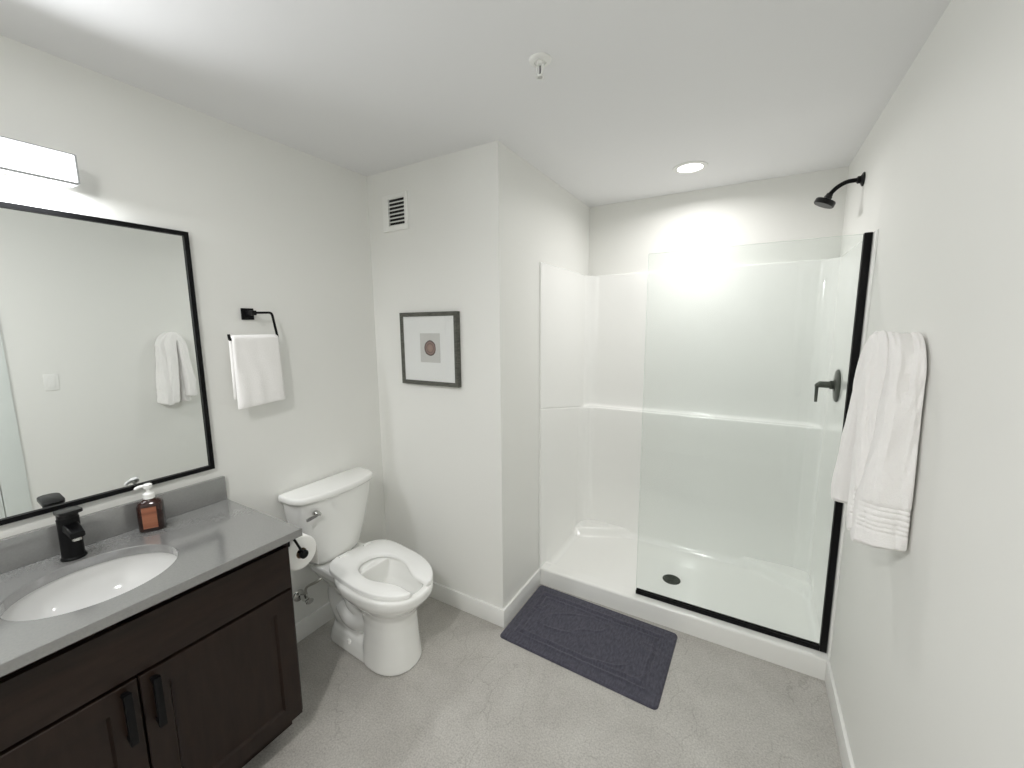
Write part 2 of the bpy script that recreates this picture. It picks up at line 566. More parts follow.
for (z, ob, ow) in rows:
    # a shallow seam line at ledge height on the side panels
    r = []
    for (x, y, nrm, w) in cols:
        seam = -0.003 * (1 - w) if abs(z - LZ) < 0.004 and x < 1.6 else 0.0
        o = ob + ow * w + seam
        px, py = x + nrm[0] * o, y + nrm[1] * o
        front = max(0.0, min(1.0, (yb - RC - y) / (yb - RC - SY)))
        z_ = z + (0.11 * front * math.exp(-((z - LZ) / 0.28) ** 2) if x < 1.6 else 0.0)
        zz = max(z_, panz(min(max(px, CX), W), min(py, BK)) + 0.0006)
        r.append(Vector((px, py, zz)))
    # front flanges: fold back to the wall
    r.insert(0, Vector((CX + 0.005, SY + 0.0005, r[0].z))); r.insert(0, Vector((CX + 0.0006, SY + 0.0005, r[0].z)))
    r.append(Vector((W - 0.004, SY + 0.0005, r[-1].z))); r.append(Vector((W - 0.0006, SY + 0.0005, r[-1].z)))
    grid.append(r)
toprow = []
for p, (x, y, nrm, w) in zip(grid[-1][2:-2], cols):
    toprow.append(Vector((p.x - nrm[0] * 0.014, p.y - nrm[1] * 0.014, SZ)))
toprow = [grid[-1][0], grid[-1][0]] + toprow + [grid[-1][-1], grid[-1][-1]]
def clampwall(p):
    return Vector((min(max(p.x, CX + 0.0006), W - 0.0006), min(p.y, BK - 0.0006), p.z))
grid.append([clampwall(p) for p in toprow])
sur_e = thing('shower_surround', 'glossy white moulded shower wall surround with a long ledge', 'shower surround', (1.595, 2.9, 0.1))
def sub_grid(name, c0, c1, label=None):
    bm = bmesh.new()
    loft(bm, [r[c0:c1 + 1] for r in grid], False, False, close=False)
    bmesh.ops.remove_doubles(bm, verts=bm.verts, dist=0.00005)
    return obj(name, bm, M['acrylic'], sur_e, 50, label=label)
n_all = len(grid[0])
cL = 2 + nl + 6
cR = n_all - 1 - 2 - nl - 6
sub_grid('side_panel', 0, cL)
sub_grid('back_panel', cL, cR, 'back panel with a long moulded ledge')
sub_grid('side_panel', cR, n_all - 1)

# ------------------------------------------------------------------ glass shower screen
GY, GX0, GZ0, GZ1 = 2.177, 1.453, 0.1055, 1.954
scr = thing('shower_screen', 'fixed clear glass shower screen in a black channel', 'shower screen', (1.88, GY, GZ0))
bm = bmesh.new()
gx1 = W - IR - 0.004
box(bm, GX0, gx1, GY - 0.005, GY + 0.005, GZ0 + 0.006, GZ1)
for f in bm.faces:
    if abs(f.normal.y) < 0.5 or True:
        c = f.calc_center_median()
        if abs(c.y - GY) < 0.004: f.material_index = 1
obj('glass_pane', bm, [M['glass'], M['glass_edge']], scr, 0)
bm = bmesh.new()
box(bm, W - IR - 0.026, W - IR - 0.0005, GY - 0.0125, GY - 0.0055, GZ0, GZ1 + 0.003, 0.001)
box(bm, W - IR - 0.026, W - IR - 0.0005, GY + 0.0055, GY + 0.0125, GZ0, GZ1 + 0.003, 0.001)
box(bm, W - IR - 0.0035, W - IR - 0.0005, GY - 0.012, GY + 0.012, GZ0, GZ1 + 0.003, 0.0005)
obj('wall_channel', bm, M['black'], scr)
bm = bmesh.new()
box(bm, GX0, W - IR - 0.027, GY - 0.0125, GY - 0.0055, GZ0, GZ0 + 0.022, 0.001)
box(bm, GX0, W - IR - 0.027, GY + 0.0055, GY + 0.0125, GZ0, GZ0 + 0.022, 0.001)
box(bm, GX0, W - IR - 0.027, GY - 0.012, GY + 0.012, GZ0, GZ0 + 0.003, 0.0005)
obj('bottom_channel', bm, M['black'], scr)

# ------------------------------------------------------------------ shower head
sh = thing('wall_shower', 'matte black shower head on a curved arm high on the wall', 'shower head', (W, 2.50, 2.249))
bm = bmesh.new()
lathe(bm, (W - 0.0005, 2.50, 2.249), (-1, 0, 0), [(0.030, 0), (0.030, 0.004), (0.024, 0.008), (0.016, 0.012), (0.016, 0.022), (0.011, 0.026)], 32)
obj('flange', bm, M['black'], sh)
bm = bmesh.new()
arm = catmull([(W - 0.02, 2.50, 2.249), (W - 0.06, 2.50, 2.247), (W - 0.095, 2.50, 2.229), (W - 0.123, 2.50, 2.199)], 6)
tube(bm, arm, 0.0095, 14)
obj('arm', bm, M['black'], sh)
bm = bmesh.new()
ax = Vector((-0.42, 0.0, -0.9)).normalized()
p = Vector((W - 0.121, 2.50, 2.200))
lathe(bm, p, ax, [(0.013, -0.004), (0.014, 0.004), (0.017, 0.010), (0.015, 0.018), (0.024, 0.022), (0.041, 0.026), (0.043, 0.030), (0.043, 0.046), (0.040, 0.049), (0.0, 0.049)], 36)
obj('spray_head', bm, M['blackgloss'], sh)

# ------------------------------------------------------------------ shower valve
sv = thing('shower_valve', 'gunmetal shower lever on a round plate inside the shower', 'shower valve', (W - IR, 2.56, 1.295))
vx = W - IR - 0.0005
bm = bmesh.new()
lathe(bm, (vx, 2.56, 1.292), (-1, 0, 0), [(0.082, 0), (0.082, 0.004), (0.078, 0.008), (0.03, 0.013), (0.03, 0.016), (0, 0.016)], 44)
obj('escutcheon', bm, M['bronze'], sv)
bm = bmesh.new()
lathe(bm, (vx - 0.012, 2.56, 1.295), (-1, 0, 0), [(0.022, 0), (0.022, 0.018), (0.017, 0.022), (0.016, 0.062), (0.013, 0.067), (0, 0.067)], 28)
obj('stem', bm, M['bronze'], sv)
bm = bmesh.new()
tube(bm, smooth_path([(vx - 0.055, 2.56, 1.297), (vx - 0.083, 2.56, 1.295), (vx - 0.083, 2.555, 1.205)], 0.018), [0.0135] * 3 + [0.0115] * 4 + [0.008, 0.0065], 12)
obj('lever', bm, M['bronze'], sv)

# ------------------------------------------------------------------ ceiling: recessed light and sprinkler
LENS = emit('downlight_lens', (1.0, 0.985, 0.965), DOWNLIGHT)
def recessed_light(x, y, power, spread, label):
    dl = thing('recessed_light', label, 'light', (x, y, H), 'recessed ceiling lights')
    bm = bmesh.new()
    rings = []
    cu, cv_ = Vector((1, 0, 0)), Vector((0, 1, 0))
    for r, h in ((0.064, -0.001), (0.064, -0.006), (0.070, -0.008), (0.086, -0.004), (0.088, -0.0005)):
        rings.append(circle((x, y, H + h), cu, cv_, r, 48))
    loft(bm, rings, False, False)
    obj('trim_ring', bm, M['white_metal'], dl)
    bm = bmesh.new()
    lathe(bm, (x, y, H - 0.0005), (0, 0, -1), [(0.0635, 0), (0.0635, 0.003), (0.03, 0.0035), (0, 0.0035)], 48)
    obj('lens', bm, LENS, dl)
    lamp('lamp', dl, (x, y, H - 0.0055), (0, 0, 0), power, (1.0, 0.985, 0.965), 'DISK', 0.12, 0.12, spread)
recessed_light(1.583, 2.5, SHOWER_W, 165, 'round recessed ceiling light over the shower')
recessed_light(1.30, -0.40, FILL_W, 180, 'round recessed fill light added out of view, behind the viewer')  # unseen fixture added to brighten the floor and even out the walls

sp = thing('fire_sprinkler', 'white pendant fire sprinkler on the ceiling', 'sprinkler', (1.284, 1.285, H))
sx, sy = 1.284, 1.285
bm = bmesh.new()
lathe(bm, (sx, sy, H - 0.0005), (0, 0, -1), [(0.036, 0), (0.0355, 0.003), (0.030, 0.007), (0.020, 0.0085), (0.019, 0.004), (0.0, 0.004)], 40)
obj('escutcheon', bm, M['white_plastic'], sp)
bm = bmesh.new()
cyl(bm, (sx, sy, H - 0.004), (sx, sy, H - 0.017), 0.0105)
for s in (-1, 1):
    tube(bm, catmull([(sx + s * 0.0085, sy, H - 0.015), (sx + s * 0.011, sy, H - 0.026), (sx + s * 0.007, sy, H - 0.040), (sx, sy, H - 0.046)], 4), 0.0027, 8)
cyl(bm, (sx, sy, H - 0.044), (sx, sy, H - 0.051), 0.0045)
obj('frame_arm', bm, M['white_metal'], sp)
bm = bmesh.new()
cyl(bm, (sx, sy, H - 0.018), (sx, sy, H - 0.043), 0.0019)
obj('glass_bulb', bm, M['dark_void'], sp)
bm = bmesh.new()
for k in range(12):
    a = 2 * PI * k / 12
    c = Vector((math.cos(a), math.sin(a), 0))
    t = Vector((-c.y, c.x, 0))
    o = Vector((sx, sy, H - 0.0525))
    loft(bm, [[o + c * 0.004 - t * 0.0012, o + c * 0.004 + t * 0.0012, o + c * 0.004 + t * 0.0012 + Vector((0, 0, 0.0015)), o + c * 0.004 - t * 0.0012 + Vector((0, 0, 0.0015))],
              [o + c * 0.014 - t * 0.0022, o + c * 0.014 + t * 0.0022, o + c * 0.014 + t * 0.0022 + Vector((0, 0, 0.0015)), o + c * 0.014 - t * 0.0022 + Vector((0, 0, 0.0015))]])
cyl(bm, (sx, sy, H - 0.0525), (sx, sy, H - 0.051), 0.007)
obj('deflector', bm, M['white_metal'], sp)

# ------------------------------------------------------------------ vent grille
vt = thing('vent_grille', 'small square white exhaust vent high on the wall', 'vent', (0.21, PY, 2.215))
VX0, VX1, VZ0, VZ1 = 0.120, 0.303, 2.120, 2.312
IX0, IX1, IZ0, IZ1 = 0.166, 0.284, 2.146, 2.290
def frame_xz(bm, x0, x1, z0, z1, i0, i1, k0, k1, y0, y1, y_in):
    """A picture-frame ring in the x-z plane; front at y0 (outer) / y_in (inner lip), back at y1."""
    def ring(a, b_, c, d, y): return [Vector((a, y, c)), Vector((b_, y, c)), Vector((b_, y, d)), Vector((a, y, d))]
    loft(bm, [ring(x0, x1, z0, z1, y1), ring(x0, x1, z0, z1, y0 + 0.003), ring(x0 + 0.003, x1 - 0.003, z0 + 0.003, z1 - 0.003, y0),
              ring(i0, i1, k0, k1, y_in), ring(i0, i1, k0, k1, y1)], False, False)
bm = bmesh.new()
frame_xz(bm, VX0, VX1, VZ0, VZ1, IX0, IX1, IZ0, IZ1, PY - 0.011, PY - 0.0005, PY - 0.012)
obj('frame', bm, M['white_plastic'], vt)
bm = bmesh.new(); box(bm, IX0, IX1, PY - 0.0015, PY - 0.0005, IZ0, IZ1)
obj('backing', bm, M['dark_void'], vt)
for k in range(8):
    bm = bmesh.new()
    z = IZ0 + 0.002 + (IZ1 - IZ0 - 0.004) * k / 7
    hh = 0.0042
    loft(bm, [[Vector((x, PY - 0.012, z - hh)), Vector((x, PY - 0.0105, z - hh - 0.0008)), Vector((x, PY - 0.003, z + hh)), Vector((x, PY - 0.0045, z + hh + 0.0008))] for x in (IX0, IX1)])
    obj('slat', bm, M['white_plastic'], vt)

# ------------------------------------------------------------------ framed picture
pf = thing('framed_picture', 'small framed print of a brown disc with wide white mat', 'picture', (0.43, PY, 1.29))
FX0, FX1, FZ0, FZ1, FD = 0.230, 0.627, 1.286, 1.678, 0.030
bm = bmesh.new()
frame_xz(bm, FX0, FX1, FZ0, FZ1, FX0 + 0.022, FX1 - 0.022, FZ0 + 0.022, FZ1 - 0.022, PY - FD, PY - 0.0006, PY - FD + 0.004)
obj('frame', bm, M['frame'], pf)
bm = bmesh.new(); box(bm, FX0 + 0.018, FX1 - 0.018, PY - 0.0215, PY - 0.0180, FZ0 + 0.018, FZ1 - 0.018)
obj('mat_board', bm, M['mat_board'], pf)
m = mat('print_paper', (0.60, 0.60, 0.58), 0.8)
n, l, b = nodes(m)
tc = n.new('ShaderNodeTexCoord')
mp = n.new('ShaderNodeMapping')
pcx, pcz, pr = 0.440, 1.487, 0.040
mp.inputs['Location'].default_value = (-pcx / pr, 0, -pcz / (pr * 1.05))
mp.inputs['Scale'].default_value = (1 / pr, 0.0, 1 / (pr * 1.05))
ln = n.new('ShaderNodeVectorMath'); ln.operation = 'LENGTH'
nz = n.new('ShaderNodeTexNoise'); nz.inputs['Scale'].default_value = 1.6; nz.inputs['Detail'].default_value = 5
ma = n.new('ShaderNodeMath'); ma.operation = 'MULTIPLY_ADD'; ma.inputs[1].default_value = 0.18; ma.inputs[2].default_value = -0.09
sm = n.new('ShaderNodeMath'); sm.operation = 'ADD'
wv = n.new('ShaderNodeTexNoise'); wv.inputs['Scale'].default_value = 2.6; wv.inputs['Detail'].default_value = 3
rc = n.new('ShaderNodeValToRGB')
e = rc.color_ramp.elements
e[0].position = 0.0; e[0].color = (0.38, 0.27, 0.23, 1)
e[1].position = 0.52; e[1].color = (0.30, 0.20, 0.17, 1)
for pos, c in ((0.60, (0.10, 0.075, 0.07, 1)), (0.68, (0.33, 0.23, 0.20, 1)), (0.82, (0.24, 0.16, 0.14, 1)), (0.90, (0.07, 0.05, 0.05, 1)), (0.98, (0.12, 0.09, 0.085, 1)), (1.0, (0.60, 0.60, 0.58, 1))):
    q = rc.color_ramp.elements.new(pos); q.color = c
l.new(tc.outputs['Object'], mp.inputs[0]); l.new(mp.outputs[0], ln.inputs[0])
l.new(mp.outputs[0], nz.inputs['Vector']); l.new(nz.outputs['Fac'], ma.inputs[0])
l.new(ln.outputs['Value'], sm.inputs[0]); l.new(ma.outputs[0], sm.inputs[1])
l.new(sm.outputs[0], rc.inputs[0]); l.new(rc.outputs[0], b.inputs['Base Color'])
bm = bmesh.new(); box(bm, 0.371, 0.508, PY - 0.0225, PY - 0.0213, 1.410, 1.566)
pr_o = obj('print', bm, m, pf, label='grey card print of a brown ringed disc')
pr_o.matrix_parent_inverse = Matrix.Identity(4)
pr_o.parent = None
pr_o.parent = pf
pr_o.matrix_parent_inverse = pf.matrix_basis.inverted()
bm = bmesh.new(); box(bm, FX0 + 0.019, FX1 - 0.019, PY - 0.0255, PY - 0.0240, FZ0 + 0.019, FZ1 - 0.019)
obj('glazing', bm, M['pglass'], pf, 0)

# ------------------------------------------------------------------ vanity cabinet
VY0, VY1, VC = -0.115, 0.800, 0.345
VF = 0.490                # face-frame front
cab = thing('vanity_cabinet', 'dark brown two-door vanity cabinet under the grey worktop', 'cabinet', (0.25, VC, 0))
bm = bmesh.new()
box(bm, 0.002, VF, VY1 - 0.018, VY1, 0.115, 0.8445)
box(bm, 0.002, VF - 0.085, VY1 - 0.018, VY1, 0.0005, 0.117)
box(bm, 0.002, VF, VY0, VY0 + 0.018, 0.115, 0.8445)
box(bm, 0.002, VF - 0.085, VY0, VY0 + 0.018, 0.0005, 0.117)
box(bm, 0.002, VF - 0.01, VY0 + 0.018, VY1 - 0.018, 0.115, 0.133)
box(bm, 0.002, 0.010, VY0 + 0.018, VY1 - 0.018, 0.133, 0.8445)
for a, b_ in ((0.115, 0.15), (0.625, 0.66), (0.795, 0.8445)):
    box(bm, VF - 0.018, VF, VY0 + 0.018, VY1 - 0.018, a, b_)
for a, b_ in ((VY0 + 0.018, VY0 + 0.05), (VC - 0.02, VC + 0.02), (VY1 - 0.05, VY1 - 0.018)):
    box(bm, VF - 0.018, VF, a, b_, 0.115, 0.8445)
obj('carcass', bm, M['wood_v'], cab, 30)
bm = bmesh.new(); box(bm, VF - 0.10, VF - 0.085, VY0 + 0.018, VY1 - 0.018, 0.0005, 0.115)
obj('toe_kick', bm, M['wood'], cab, 30)
FT = 0.020
bm = bmesh.new(); box(bm, VF + 0.0005, VF + FT, VY0 + 0.008, VY1 - 0.012, 0.651, 0.810, 0.003)
obj('drawer_front', bm, M['wood'], cab, 30)
def shaker(y0, y1, z0, z1, hy):
    bm = bmesh.new()
    x0, x1, fw_ = VF + 0.0005, VF + FT, 0.062
    def ring(a, b_, c, d, x): return [Vector((x, a, c)), Vector((x, b_, c)), Vector((x, b_, d)), Vector((x, a, d))]
    e = 0.002
    loft(bm, [ring(y0, y1, z0, z1, x0), ring(y0, y1, z0, z1, x1 - e), ring(y0 + e, y1 - e, z0 + e, z1 - e, x1),
              ring(y0 + fw_, y1 - fw_, z0 + fw_, z1 - fw_, x1), ring(y0 + fw_ + 0.006, y1 - fw_ - 0.006, z0 + fw_ + 0.006, z1 - fw_ - 0.006, x1 - 0.010)])
    d = obj('door', bm, M['wood_v'], cab, 20)
    bm = bmesh.new()
    hz0, hz1 = z1 - 0.165, z1 - 0.012
    box(bm, x1 + 0.018, x1 + 0.032, hy - 0.009, hy + 0.009, hz0, hz1, 0.002)
    for z in (hz0 + 0.012, hz1 - 0.012):
        box(bm, x1 + 0.0003, x1 + 0.019, hy - 0.0075, hy + 0.0075, z - 0.006, z + 0.006)
    obj('handle', bm, M['black'], d, 30)
shaker(VC + 0.0025, VY1 - 0.012, 0.122, 0.640, VC + 0.031)
shaker(VY0 + 0.008, VC - 0.0025, 0.122, 0.640, VC - 0.032)

# ------------------------------------------------------------------ worktop with oval cut-out, backsplash
CT0, CT1 = 0.8450, 0.8745
TX, TY0, TY1 = 0.546, -0.135, 0.8235
SKX, SKY, SAX, SAY = 0.297, 0.345, 0.165, 0.186
ct = thing('worktop', 'grey quartz vanity worktop with an oval sink cut-out', 'worktop', (0.27, VC, CT0))
angs = sorted(set([2 * PI * i / 96 for i in range(96)] + [math.atan2(y - SKY, x - SKX) % (2 * PI) for x in (0.001, TX) for y in (TY0, TY1)]))
def on_rect(a, ins):
    c, s = math.cos(a), math.sin(a)
    ts = []
    if c > 1e-9: ts.append((TX - ins - SKX) / c)
    if c < -1e-9: ts.append((0.001 - SKX) / c)
    if s > 1e-9: ts.append((TY1 - ins - SKY) / s)
    if s < -1e-9: ts.append((TY0 + ins - SKY) / s)
    t = min(ts)
    return SKX + c * t, SKY + s * t
def on_oval(a, g):
    # direction-preserving point on the ellipse
    c, s = math.cos(a), math.sin(a)
    t = 1 / math.sqrt((c / (SAX + g)) ** 2 + (s / (SAY + g)) ** 2)
    return SKX + c * t, SKY + s * t
bm = bmesh.new()
rings = []
for fn, g, z in ((on_rect, 0.0, CT1 - 0.002), (on_rect, 0.002, CT1), (on_oval, 0.002, CT1), (on_oval, 0.0, CT1 - 0.002), (on_oval, 0.0, CT0), (on_rect, 0.0, CT0), (on_rect, 0.0, CT1 - 0.002)):
    rings.append([Vector((*fn(a, g), z)) for a in angs])
loft(bm, rings, False, False)
bmesh.ops.remove_doubles(bm, verts=bm.verts, dist=1e-5)
obj('slab', bm, M['quartz'], ct, 25)
bm = bmesh.new(); box(bm, 0.001, 0.021, TY0, TY1, CT1 + 0.0004, CT1 + 0.1, 0.0015)
obj('backsplash', bm, M['quartz'], ct, 25)

# ------------------------------------------------------------------ sink
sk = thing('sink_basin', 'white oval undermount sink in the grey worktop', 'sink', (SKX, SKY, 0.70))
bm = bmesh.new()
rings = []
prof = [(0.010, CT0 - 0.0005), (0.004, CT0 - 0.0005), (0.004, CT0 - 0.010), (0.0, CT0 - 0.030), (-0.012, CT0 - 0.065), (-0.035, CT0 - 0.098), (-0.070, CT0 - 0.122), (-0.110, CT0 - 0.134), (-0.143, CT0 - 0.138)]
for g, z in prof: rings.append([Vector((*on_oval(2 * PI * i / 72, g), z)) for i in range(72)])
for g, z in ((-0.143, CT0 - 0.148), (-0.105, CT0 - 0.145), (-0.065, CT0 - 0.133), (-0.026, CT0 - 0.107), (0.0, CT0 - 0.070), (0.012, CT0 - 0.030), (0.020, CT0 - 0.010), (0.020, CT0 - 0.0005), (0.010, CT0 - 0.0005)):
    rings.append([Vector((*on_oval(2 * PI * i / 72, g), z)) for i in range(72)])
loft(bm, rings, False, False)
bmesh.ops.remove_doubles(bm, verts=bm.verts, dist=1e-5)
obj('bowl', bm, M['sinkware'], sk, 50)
bm = bmesh.new()
lathe(bm, (SKX, SKY, CT0 - 0.1395), (0, 0, 1), [(0.024, 0), (0.029, 0.002), (0.028, 0.0045), (0.021, 0.005), (0.019, 0.003), (0, 0.003)], 32)
obj('drain', bm, M['black'], sk)

# ------------------------------------------------------------------ faucet
fx, fy = 0.084, 0.345
fa = thing('faucet', 'squat matte black single-lever basin faucet', 'faucet', (fx, fy, CT1))
bm = bmesh.new()
lathe(bm, (fx, fy, CT1 + 0.0005), (0, 0, 1), [(0.030, 0), (0.030, 0.004), (0.0265, 0.008), (0.0255, 0.10), (0.026, 0.132), (0.0245, 0.136), (0, 0.136)], 36)
obj('body', bm, M['black'], fa)
bm = bmesh.new()
def sect(x, zc, hw, hh):
    return [Vector((x, fy + a, zc + b_)) for a, b_ in rrect(-hw, hw, -hh, hh, min(hw, hh) * 0.55, 3)]
loft(bm, [sect(fx + 0.010, CT1 + 0.108, 0.019, 0.015), sect(fx + 0.035, CT1 + 0.106, 0.0185, 0.0125), sect(fx + 0.062, CT1 + 0.101, 0.0175, 0.0105), sect(fx + 0.082, CT1 + 0.097, 0.0165, 0.009)])
sp_o = obj('spout', bm, M['black'], fa)
bm = bmesh.new(); cyl(bm, (fx + 0.068, fy, CT1 + 0.092), (fx + 0.069, fy, CT1 + 0.078), 0.0115)
obj('aerator', bm, M['chrome'], sp_o)
bm = bmesh.new()
cyl(bm, (fx, fy, CT1 + 0.1365), (fx, fy, CT1 + 0.152), 0.0245)
t = bmesh.new(); prism(t, rrect(-0.026, 0.062, -0.0265, 0.0265, 0.016, 5), 0.0, 0.0105, 0.002)
merge(bm, t, 0, Matrix.Translation((fx, fy, CT1 + 0.152)) @ Matrix.Rotation(math.radians(-7), 4, 'Y'))
obj('lever', bm, M['blackgloss'], fa)

# ------------------------------------------------------------------ soap bottle
bx, by = 0.072, 0.552
so = thing('soap_dispenser', 'amber pump soap bottle with an orange label', 'soap bottle', (bx, by, CT1))
RZ = Matrix.Translation((bx, by, CT1 + 0.0005)) @ Matrix.Rotation(math.radians(-28), 4, 'Z')
bm = bmesh.new(); t = bmesh.new()
rings = []
for hw, hd, r, z in ((0.032, 0.025, 0.012, 0.0), (0.036, 0.0285, 0.016, 0.004), (0.036, 0.0285, 0.016, 0.094), (0.033, 0.026, 0.016, 0.105), (0.021, 0.019, 0.014, 0.112), (0.0155, 0.0155, 0.0154, 0.116), (0.0145, 0.0145, 0.0144, 0.124)):
    rings.append([Vector((a, b_, z)) for a, b_ in rrect(-hd, hd, -hw, hw, r, 6)])
loft(t, rings); merge(bm, t, 0, RZ)
obj('bottle', bm, M['amber'], so, 50)
bm = bmesh.new(); t = bmesh.new()
box(t, 0.0287, 0.0293, -0.0205, 0.0205, 0.014, 0.092, 0.0)
merge(bm, t, 0, RZ)
obj('label', bm, M['label'], so, 0)
bm = bmesh.new(); t = bmesh.new()
lathe(t, (0, 0, 0.118), (0, 0, 1), [(0.0168, 0), (0.0172, 0.003), (0.0165, 0.018), (0.009, 0.022), (0.006, 0.024), (0.006, 0.036), (0.0125, 0.038), (0.0135, 0.050), (0.010, 0.053), (0, 0.053)], 28)
nz_ = catmull([(0.0, 0, 0.163), (0.0, -0.016, 0.164), (0.0, -0.029, 0.161), (0.0, -0.034, 0.156)], 4)
tube(t, nz_, 0.0058, 10)
merge(bm, t, 0, RZ)
obj('pump', bm, M['white_plastic'], so)

# ------------------------------------------------------------------ wall mirror
MY0, MY1, MZ0, MZ1 = -0.10, 0.790, 1.0205, 1.968
mi = thing('wall_mirror', 'large black-framed rectangular mirror above the vanity', 'mirror', (0, VC, MZ0))
bm = bmesh.new()
def ring(a, b_, c, d, x): return [Vector((x, a, c)), Vector((x, b_, c)), Vector((x, b_, d)), Vector((x, a, d))]
g = 0.016
loft(bm, [ring(MY0, MY1, MZ0, MZ1, 0.0006), ring(MY0, MY1, MZ0, MZ1, 0.0205), ring(MY0 + 0.0015, MY1 - 0.0015, MZ0 + 0.0015, MZ1 - 0.0015, 0.022),
          ring(MY0 + g, MY1 - g, MZ0 + g, MZ1 - g, 0.022), ring(MY0 + g, MY1 - g, MZ0 + g, MZ1 - g, 0.0006)], False, False)
obj('frame', bm, M['black'], mi, 30)
bm = bmesh.new(); box(bm, 0.008, 0.013, MY0 + g, MY1 - g, MZ0 + g, MZ1 - g)
obj('mirror_glass', bm, M['mirror'], mi, 0)

# ------------------------------------------------------------------ vanity light
vl = thing('vanity_light', 'long white wall light bar glowing above the mirror', 'light', (0, 0.2, 2.09))
LY0, LY1, LZ0, LZ1 = -0.12, 0.484, 2.043, 2.128
bm = bmesh.new(); box(bm, 0.0006, 0.028, LY0 + 0.02, LY1 - 0.02, LZ0 + 0.012, LZ1 - 0.012, 0.002)
obj('back_plate', bm, M['white_metal'], vl)
bm = bmesh.new()
box(bm, 0.028, 0.100, LY0 + 0.005, LY1 - 0.005, LZ0 + 0.003, LZ1 - 0.003, 0.004)
obj('diffuser', bm, emit('vanity_diffuser', (0.965, 0.985, 1.0), VANITY_LIGHT), vl)
bm = bmesh.new()
box(bm, 0.024, 0.1005, LY1 - 0.0045, LY1, LZ0, LZ1, 0.001)
box(bm, 0.024, 0.098, LY0, LY0 + 0.0045, LZ0, LZ1, 0.001)
box(bm, 0.097, 0.1005, LY0 + 0.0045, LY1 - 0.0045, LZ0 - 0.0045, LZ0 + 0.0025)
box(bm, 0.024, 0.1005, LY0 + 0.0045, LY1 - 0.0045, LZ1 - 0.0025, LZ1 + 0.0005)
obj('housing', bm, mat('brushed_nickel', (0.42, 0.43, 0.44), 0.4, metal=0.6), vl)

lamp('lamp', vl, (0.1015, (LY0 + LY1) / 2, (LZ0 + LZ1) / 2), (0, math.radians(-90), 0), VANITY_W, (0.965, 0.985, 1.0), 'RECTANGLE', 0.075, LY1 - LY0 - 0.02, 145)
lamp('lamp', vl, (0.064, (LY0 + LY1) / 2, LZ0 - 0.0012), (0, 0, 0), VANITY_DOWN_W, (0.965, 0.985, 1.0), 'RECTANGLE', 0.064, LY1 - LY0 - 0.02, 180)

# ------------------------------------------------------------------ light switch (seen in the mirror)
sw = thing('light_switch', 'white rocker light switch near the door, seen in the mirror', 'switch', (W, 0.823, 1.237))
bm = bmesh.new(); box(bm, W - 0.006, W - 0.0005, 0.788, 0.858, 1.180, 1.295, 0.002)
obj('wall_plate', bm, M['white_plastic'], sw)
bm = bmesh.new(); box(bm, W - 0.010, W - 0.0055, 0.806, 0.840, 1.204, 1.271, 0.0015)
obj('rocker', bm, M['white_plastic'], sw)

# ------------------------------------------------------------------ towel ring and hand towel
tr = thing('towel_ring', 'matte black open towel ring on the left wall', 'towel ring', (0, 0.98, 1.66))
bm = bmesh.new(); box(bm, 0.0005, 0.010, 0.960, 1.010, 1.636, 1.686, 0.002)
box(bm, 0.009, 0.066, 0.972, 0.992, 1.655, 1.675, 0.002)
obj('wall_plate', bm, M['black'], tr)
TRX, TRZ = 0.060, 1.553
bm = bmesh.new()
tube(bm, smooth_path([(TRX, 0.975, 1.665), (TRX, 1.060, 1.668), (TRX, 1.078, TRZ), (TRX, 0.876, TRZ)], 0.014, 5), 0.0052, 10)
tube(bm, [(TRX, 0.8765, TRZ), (TRX, 0.8750, TRZ + 0.022)], 0.0052, 10)
obj('ring', bm, M['black'], tr)

def hand_towel():
    bm = bmesh.new()
    ny, th = 44, 0.011
    # drape profile in x-z: front hem, over the bar, back hem
    zb_f, zb_b = 1.268, 1.300
    path = []
    for i in range(34): path.append((TRX + 0.0075 + th * 0.5, zb_f + (TRZ - zb_f) * i / 33, 'f'))
    for i in range(1, 12):
        a = PI * i / 12
        r = 0.0075 + th * 0.5
        path.append((TRX + r * math.cos(a), TRZ + r * math.sin(a), 'c'))
    for i in range(30): path.append((TRX - 0.0075 - th * 0.5, TRZ - (TRZ - zb_b) * i / 29, 'b'))
    rows_o, rows_i = [], []
    N = len(path)
    for k, (x, z, s) in enumerate(path):
        a = path[max(k - 1, 0)]; c = path[min(k + 1, N - 1)]
        t = Vector((c[0] - a[0], 0, c[1] - a[1])).normalized()
        nrm = Vector((t.z, 0, -t.x)) * (1 if True else 1)
        ro, ri = [], []
        drop = max(0.0, (TRZ - z) / (TRZ - zb_f))
        for j in range(ny + 1):
            u = j / ny
            y = 0.8795 + (1.0735 - 0.8795) * u
            y += 0.010 * drop * (u - 0.25)
            zz = z + (0.014 * (u - 0.5) * drop if s == 'f' else 0)
            amp = 0.004 * drop + 0.0012
            d = amp * noise.noise(Vector((u * 4, z * 6, 3.0))) * 1.3
            d += 0.006 * drop * math.sin(u * PI) if s == 'f' else 0
            edge = min(u, 1 - u)
            hth = th * 0.5 * min(1.0, math.sqrt(max(edge, 0) / 0.05 + 0.02))
            if s == 'f' and drop > 0.80 and abs(drop - 0.83) < 0.035: hth *= 0.86
            if k == 0 or k == N - 1: hth *= 0.35
            elif k == 1 or k == N - 2: hth *= 0.8
            if s == 'b': d = min(d, 0.004) * -0.5
            p = Vector((x, y, zz)) + (Vector((d, 0, 0)) if s != 'c' else Vector((0, 0, abs(d) * 0.3)))
            ro.append(p + nrm * hth); ri.append(p - nrm * hth)
        rows_o.append(ro); rows_i.append(ri)
    rings = [ro + ri[::-1] for ro, ri in zip(rows_o, rows_i)]
    loft(bm, rings)
    return obj('hand_towel', bm, M['terry'], None, 60)
